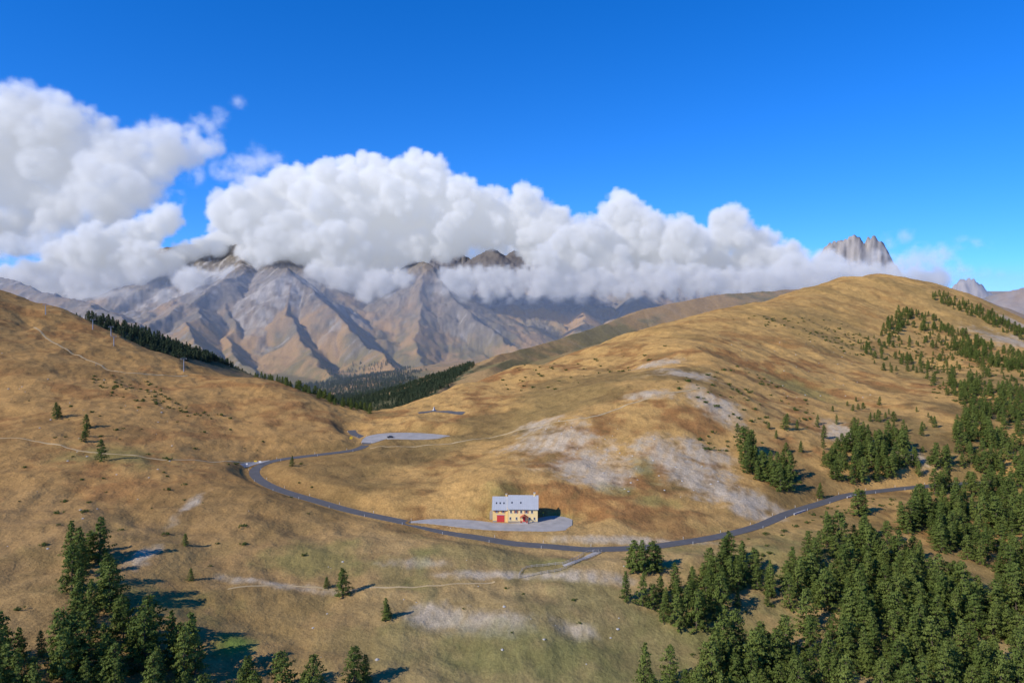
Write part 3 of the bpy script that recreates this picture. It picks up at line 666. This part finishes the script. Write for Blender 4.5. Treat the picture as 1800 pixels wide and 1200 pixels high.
def wall(name,i0,i1,side):
    seg=R_road[i0:i1]; tx=np.gradient(seg[:,0]);ty=np.gradient(seg[:,1]);L=np.hypot(tx,ty); V=[];Fc=[]
    for k,q in enumerate(seg):
        nx_,ny_=-ty[k]/L[k]*side,tx[k]/L[k]*side
        for o,zz_ in ((3.0,-2.2),(3.0,.75),(3.45,.75),(3.6,-2.2)): V.append((q[0]+nx_*o,q[1]+ny_*o,q[2]+zz_))
    for k in range(len(seg)-1):
        for j in range(4): a=k*4+j;b=k*4+(j+1)%4; Fc.append((a,b,b+4,a+4))
    Fc+= [(3,2,1,0),tuple(len(V)-4+j for j in range(4))]
    meshobj(name,V,Fc,M_conc)
def nearest(u,v,Z_):
    x,y,_=PZ(u,v,Z_); return int(np.argmin(np.hypot(R_road[:,0]-x,R_road[:,1]-y)))
for (u,v,Z_,l) in ((1395,900,-4.6,4),(1490,870,-5.5,5)):
    k=nearest(u,v,Z_)
    side=-1 if R_road[k+1,0]-R_road[k,0]>0 else 1
    wall('retaining_wall',k-l,k+l,side)
def sign(name,u,v,mat,w_=1.2,h_=.8,post=2.2,rz=0):
    a,b=pixel_hits([(u,v)])[0]; e=empty(name,(a,b,float(full_h([a],[b])[0])),rz)
    bm=bmesh.new(); tube(bm,(0,0,-.3),(0,0,post),.06,.06,8); m=bpy.data.meshes.new('post'); bm.to_mesh(m); m.materials.append(M_steel); link(bpy.data.objects.new('post',m),e)
    box('panel',-w_/2,w_/2,-.12,-.07,post-h_,post,mat,e)
sign('direction_sign',617,774,M_yel,1.8,1.6,2.6,.2); sign('direction_sign',449,815,M_yel,1.6,.8,2.4); sign('information_board',457,815,M_white,1.5,1.,2.2); sign('road_sign',434,819,M_white,1.,.8,2.2)
sign('direction_sign',955,902,M_yel,.7,.5,1.6)
a,b=pixel_hits([(763,721)])[0]; z0=float(full_h([a],[b])[0]); bm=bmesh.new()
tube(bm,(a,b,z0-.5),(a,b,z0+.6),1.6,1.4,4); tube(bm,(a,b,z0+.6),(a,b,z0+2.8),.8,.3,4)
m=bpy.data.meshes.new('stone_monument'); bm.to_mesh(m); m.materials.append(M_conc); link(bpy.data.objects.new('stone_monument',m))
bm=bmesh.new()
for k in range(6,len(R_road)-4,14):
    q=R_road[k]; tx,ty=R_road[k+1,0]-q[0],R_road[k+1,1]-q[1]; L=math.hypot(tx,ty)
    for s in (-1,1):
        x=q[0]-ty/L*3.3*s; y=q[1]+tx/L*3.3*s; tube(bm,(x,y,q[2]-.3),(x,y,q[2]+1.1),.06,.06,6)
m=bpy.data.meshes.new('road_marker_posts'); bm.to_mesh(m); m.materials.append(M_white); link(bpy.data.objects.new('road_marker_posts',m))
# ---------------------------------------------------------------- clouds
def cloud_mat(name,dens,n0,n1_,lo,scale,e0=.20,e1=.34,det=3):
    mc=bpy.data.materials.new(name); mc.use_nodes=True; nt=mc.node_tree; nt.nodes.clear()
    out=nt.nodes.new('ShaderNodeOutputMaterial'); vi=nt.nodes.new('ShaderNodeVolumeInfo'); geo=nt.nodes.new('ShaderNodeNewGeometry')
    nz=nt.nodes.new('ShaderNodeTexNoise'); nz.inputs['Scale'].default_value=scale; nz.inputs['Detail'].default_value=det; nz.inputs['Roughness'].default_value=.62; nt.links.new(geo.outputs['Position'],nz.inputs['Vector'])
    mr=nt.nodes.new('ShaderNodeMapRange'); mr.inputs['From Min'].default_value=n0; mr.inputs['From Max'].default_value=n1_; mr.inputs['To Min'].default_value=lo; mr.inputs['To Max'].default_value=1
    nt.links.new(nz.outputs['Fac'],mr.inputs['Value'])
    def math_(op,a,b):
        m=nt.nodes.new('ShaderNodeMath'); m.operation=op; nt.links.new(a,m.inputs[0])
        if isinstance(b,float): m.inputs[1].default_value=b
        else: nt.links.new(b,m.inputs[1])
        return m.outputs[0]
    d2=math_('MULTIPLY',math_('MULTIPLY',vi.outputs['Density'],mr.outputs[0]),dens)
    vs=nt.nodes.new('ShaderNodeVolumeScatter'); vs.inputs['Color'].default_value=(1,1,1,1); vs.inputs['Anisotropy'].default_value=0; nt.links.new(d2,vs.inputs['Density'])
    # added emission stands in for multiple scattering: vapour glows, weaker towards the cloud base
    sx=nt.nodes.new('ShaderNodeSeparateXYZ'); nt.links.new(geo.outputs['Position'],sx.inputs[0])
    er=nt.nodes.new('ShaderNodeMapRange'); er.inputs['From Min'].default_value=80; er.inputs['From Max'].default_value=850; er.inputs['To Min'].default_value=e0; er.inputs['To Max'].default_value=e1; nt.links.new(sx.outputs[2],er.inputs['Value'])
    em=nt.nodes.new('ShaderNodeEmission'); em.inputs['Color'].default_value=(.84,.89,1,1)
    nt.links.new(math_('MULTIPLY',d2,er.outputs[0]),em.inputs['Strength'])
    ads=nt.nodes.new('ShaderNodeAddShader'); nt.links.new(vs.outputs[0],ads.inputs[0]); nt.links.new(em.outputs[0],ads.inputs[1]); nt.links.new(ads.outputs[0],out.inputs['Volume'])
    return mc
def make_cloud(name,groups,mat,voxel,kids,gk,seed,flat=1.,drop=9.):
    g=np.random.default_rng(seed); pts=[]
    for L_,Yc,Yj in groups:
        for (u,v,r) in L_:
            Yy=Yc+g.uniform(-Yj,Yj); x,y,z=P(u,v+drop,Yy); R=r*Yy/F*.93
            pts.append((x,y,z,R*.95))
            for k in range(kids):
                d=g.normal(0,1,3); d/=np.linalg.norm(d); d[2]=d[2]*flat+.1; d[1]-=.15
                r1=R*g.uniform(.13,.42); c=np.array([x,y,z])+d*(R*.97-r1*.25)
                pts.append((*c,r1))
                for j in range(gk):
                    e=g.normal(0,1,3); e/=np.linalg.norm(e)
                    if e@d<-.2: e=-e
                    r2=r1*g.uniform(.2,.48); pts.append((*(c+e*(r1*1.0-r2*.1)),r2))
    pts=np.array(pts); pts=pts[pts[:,3]>voxel*.6]
    cm=bpy.data.meshes.new(name); cm.vertices.add(len(pts)); cm.vertices.foreach_set('co',pts[:,:3].astype(np.float32).ravel())
    ra=cm.attributes.new('rad','FLOAT','POINT'); ra.data.foreach_set('value',pts[:,3].astype(np.float32))
    co=link(bpy.data.objects.new(name,cm))
    ng=bpy.data.node_groups.new(name,'GeometryNodeTree'); ng.interface.new_socket('Geometry',in_out='INPUT',socket_type='NodeSocketGeometry'); ng.interface.new_socket('Geometry',in_out='OUTPUT',socket_type='NodeSocketGeometry')
    N_=ng.nodes; gi=N_.new('NodeGroupInput'); go=N_.new('NodeGroupOutput'); mp=N_.new('GeometryNodeMeshToPoints'); pv=N_.new('GeometryNodePointsToVolume'); sm=N_.new('GeometryNodeSetMaterial'); na=N_.new('GeometryNodeInputNamedAttribute'); na.data_type='FLOAT'; na.inputs['Name'].default_value='rad'
    pv.resolution_mode='VOXEL_SIZE'
    pv.inputs['Voxel Size'].default_value=voxel; pv.inputs['Density'].default_value=1.; sm.inputs['Material'].default_value=mat
    L_=ng.links; L_.new(gi.outputs[0],mp.inputs[0]); L_.new(na.outputs[0],mp.inputs['Radius']); L_.new(mp.outputs[0],pv.inputs['Points']); L_.new(na.outputs[0],pv.inputs['Radius']); L_.new(pv.outputs[0],sm.inputs[0]); L_.new(sm.outputs[0],go.inputs[0])
    cm.materials.append(mat)
    md=co.modifiers.new('cloud','NODES'); md.node_group=ng; return co
main=[(400,365,38),(450,365,52),(520,350,58),(590,340,62),(650,345,66),(710,335,58),(745,318,52),(800,355,52),(860,378,50),(925,368,44),(960,410,52),(1030,412,42),(1090,380,46),(1130,410,46),(1200,418,46),(1280,398,42),(1330,425,36),
 (345,460,44),(400,440,56),(500,425,74),(600,425,85),(700,410,78),(790,400,50),(860,390,42),(930,400,42),(1000,450,50),(1060,450,52),(1150,452,50),(1240,452,50),(1320,458,42),(1390,460,38),(1450,466,32),
 (590,455,48),(650,465,44),(450,455,30),(610,300,30),(665,290,26),(740,285,22),(920,335,22),(1090,350,22),(1290,365,18),(1170,400,30),(1370,440,26)]
back=[(800,405,55),(860,420,50),(920,420,50),(970,425,45)]
left=[(20,235,88),(80,225,68),(140,255,66),(60,320,88),(0,370,70),(-60,260,90),(-100,380,110),(225,262,52),(280,262,54),(330,255,40),(200,320,66),(250,320,48),(140,360,50),(200,380,40),(30,400,50),(90,410,46),(375,250,24),(-80,480,60),(40,180,44),(108,188,36)]
leftlow=[(290,378,30),(262,402,30),(225,422,38),(170,432,46),(120,460,46),(60,485,38),(200,465,48),(10,495,34),(250,455,40),(150,490,34),(300,460,28),(240,490,26),(330,485,24),(90,500,28)]
low=[(u,484+5*math.sin(u*.02),26) for u in list(range(340,470,36))+list(range(560,710,36))+list(range(955,1660,36))]+[(u,502,16) for u in range(820,1640,30)]+[(u,480,22) for u in range(790,960,26)]+[(960,446,26),(370,500,18),(600,506,20),(640,508,20),(675,502,18),(800,500,20)]
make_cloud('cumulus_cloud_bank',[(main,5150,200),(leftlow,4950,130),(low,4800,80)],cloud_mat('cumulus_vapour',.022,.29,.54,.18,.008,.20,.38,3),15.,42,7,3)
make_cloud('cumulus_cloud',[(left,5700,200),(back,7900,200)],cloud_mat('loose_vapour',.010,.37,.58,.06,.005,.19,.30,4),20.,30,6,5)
wisps=[(u,468+9*math.sin(u*.03),36) for u in range(1330,1690,30)]+[(1560,415,20),(1590,406,18),(1620,434,24),(1655,434,22),(1690,418,18),(1715,420,14),(1745,422,12),(1770,426,8),(1730,470,14),(1760,472,10),(1700,474,20),(1440,446,20),(1470,452,22),(1540,448,24),(1500,450,18),
 (385,195,20),(420,172,16),(375,215,24),(350,200,18),(390,290,26),(430,290,34),(470,285,30),(490,270,16),(450,255,18),(430,310,20),(340,300,24),(310,340,20),(330,230,26),(300,215,20),(20,430,40),(70,420,30)]+[(u,508,22) for u in range(560,1650,42)]+[(u,518,26) for u in range(20,300,34)]+[(340,508,26),(385,504,24),(430,494,22),(468,484,20),(545,492,20),(700,494,24),(785,500,24)]
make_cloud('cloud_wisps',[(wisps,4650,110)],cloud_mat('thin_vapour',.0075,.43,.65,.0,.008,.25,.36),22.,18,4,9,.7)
# valley haze: thin homogeneous air in front of the massif
V=[(x,y,z) for z in (-420,190) for y in (1900,4450) for x in (-6000,6000)]
mh=bpy.data.materials.new('valley_haze'); mh.use_nodes=True; nt=mh.node_tree; nt.nodes.clear(); out=nt.nodes.new('ShaderNodeOutputMaterial'); vs=nt.nodes.new('ShaderNodeVolumeScatter'); vs.inputs['Color'].default_value=(.66,.80,1,1); vs.inputs['Density'].default_value=.00014; vs.inputs['Anisotropy'].default_value=0; nt.links.new(vs.outputs[0],out.inputs['Volume'])
meshobj('valley_haze',V,[(0,2,3,1),(4,5,7,6),(0,1,5,4),(2,6,7,3),(0,4,6,2),(1,3,7,5)],mh)
# ---------------------------------------------------------------- light, sky, camera
el=math.radians(34); hx,hy=-.83,-.56; hn_=math.hypot(hx,hy); hx/=hn_;hy/=hn_
sd=Vector((hx*math.cos(el),hy*math.cos(el),math.sin(el)))
sun=bpy.data.lights.new('sun','SUN'); sun.energy=5.0; sun.angle=math.radians(.5); sun.color=(1,.94,.85)
so=link(bpy.data.objects.new('sun',sun)); so.rotation_euler=sd.to_track_quat('Z','Y').to_euler()
wd=bpy.data.worlds.new('World'); bpy.context.scene.world=wd; wd.use_nodes=True; nt=wd.node_tree; bg=nt.nodes['Background']
sk=nt.nodes.new('ShaderNodeTexSky'); sk.sky_type='NISHITA'; sk.sun_disc=False; sk.sun_elevation=el; sk.sun_rotation=math.atan2(hx,hy); sk.altitude=2300; sk.air_density=1.0; sk.dust_density=.1; sk.ozone_density=3
tc=nt.nodes.new('ShaderNodeTexCoord'); va=nt.nodes.new('ShaderNodeVectorMath'); va.operation='ADD'; va.inputs[1].default_value=(0,0,.09); vn=nt.nodes.new('ShaderNodeVectorMath'); vn.operation='NORMALIZE'
nt.links.new(tc.outputs['Generated'],va.inputs[0]); nt.links.new(va.outputs[0],vn.inputs[0]); nt.links.new(vn.outputs[0],sk.inputs['Vector'])
hs=nt.nodes.new('ShaderNodeHueSaturation'); hs.inputs['Saturation'].default_value=1.36; hs.inputs['Value'].default_value=1.7; nt.links.new(sk.outputs[0],hs.inputs['Color'])
tint=nt.nodes.new('ShaderNodeMix'); tint.data_type='RGBA'; tint.blend_type='MULTIPLY'; tint.inputs[0].default_value=1; tint.inputs[7].default_value=(.75,.92,1.27,1)
nt.links.new(hs.outputs[0],tint.inputs[6]); nt.links.new(tint.outputs[2],bg.inputs['Color']); bg.inputs['Strength'].default_value=.105
cam=bpy.data.cameras.new('camera'); cam.lens=36*F/1800; cam.sensor_width=36; cam.shift_y=-(600-VH)/1800; cam.clip_end=80000; cam.clip_start=1
cob=link(bpy.data.objects.new('camera',cam)); cob.location=(0,0,CH); cob.rotation_euler=(math.pi/2,0,0); bpy.context.scene.camera=cob
sc=bpy.context.scene; sc.view_settings.view_transform='Standard'; sc.view_settings.look='None'; sc.view_settings.exposure=0
print('done',time.time()-T0)
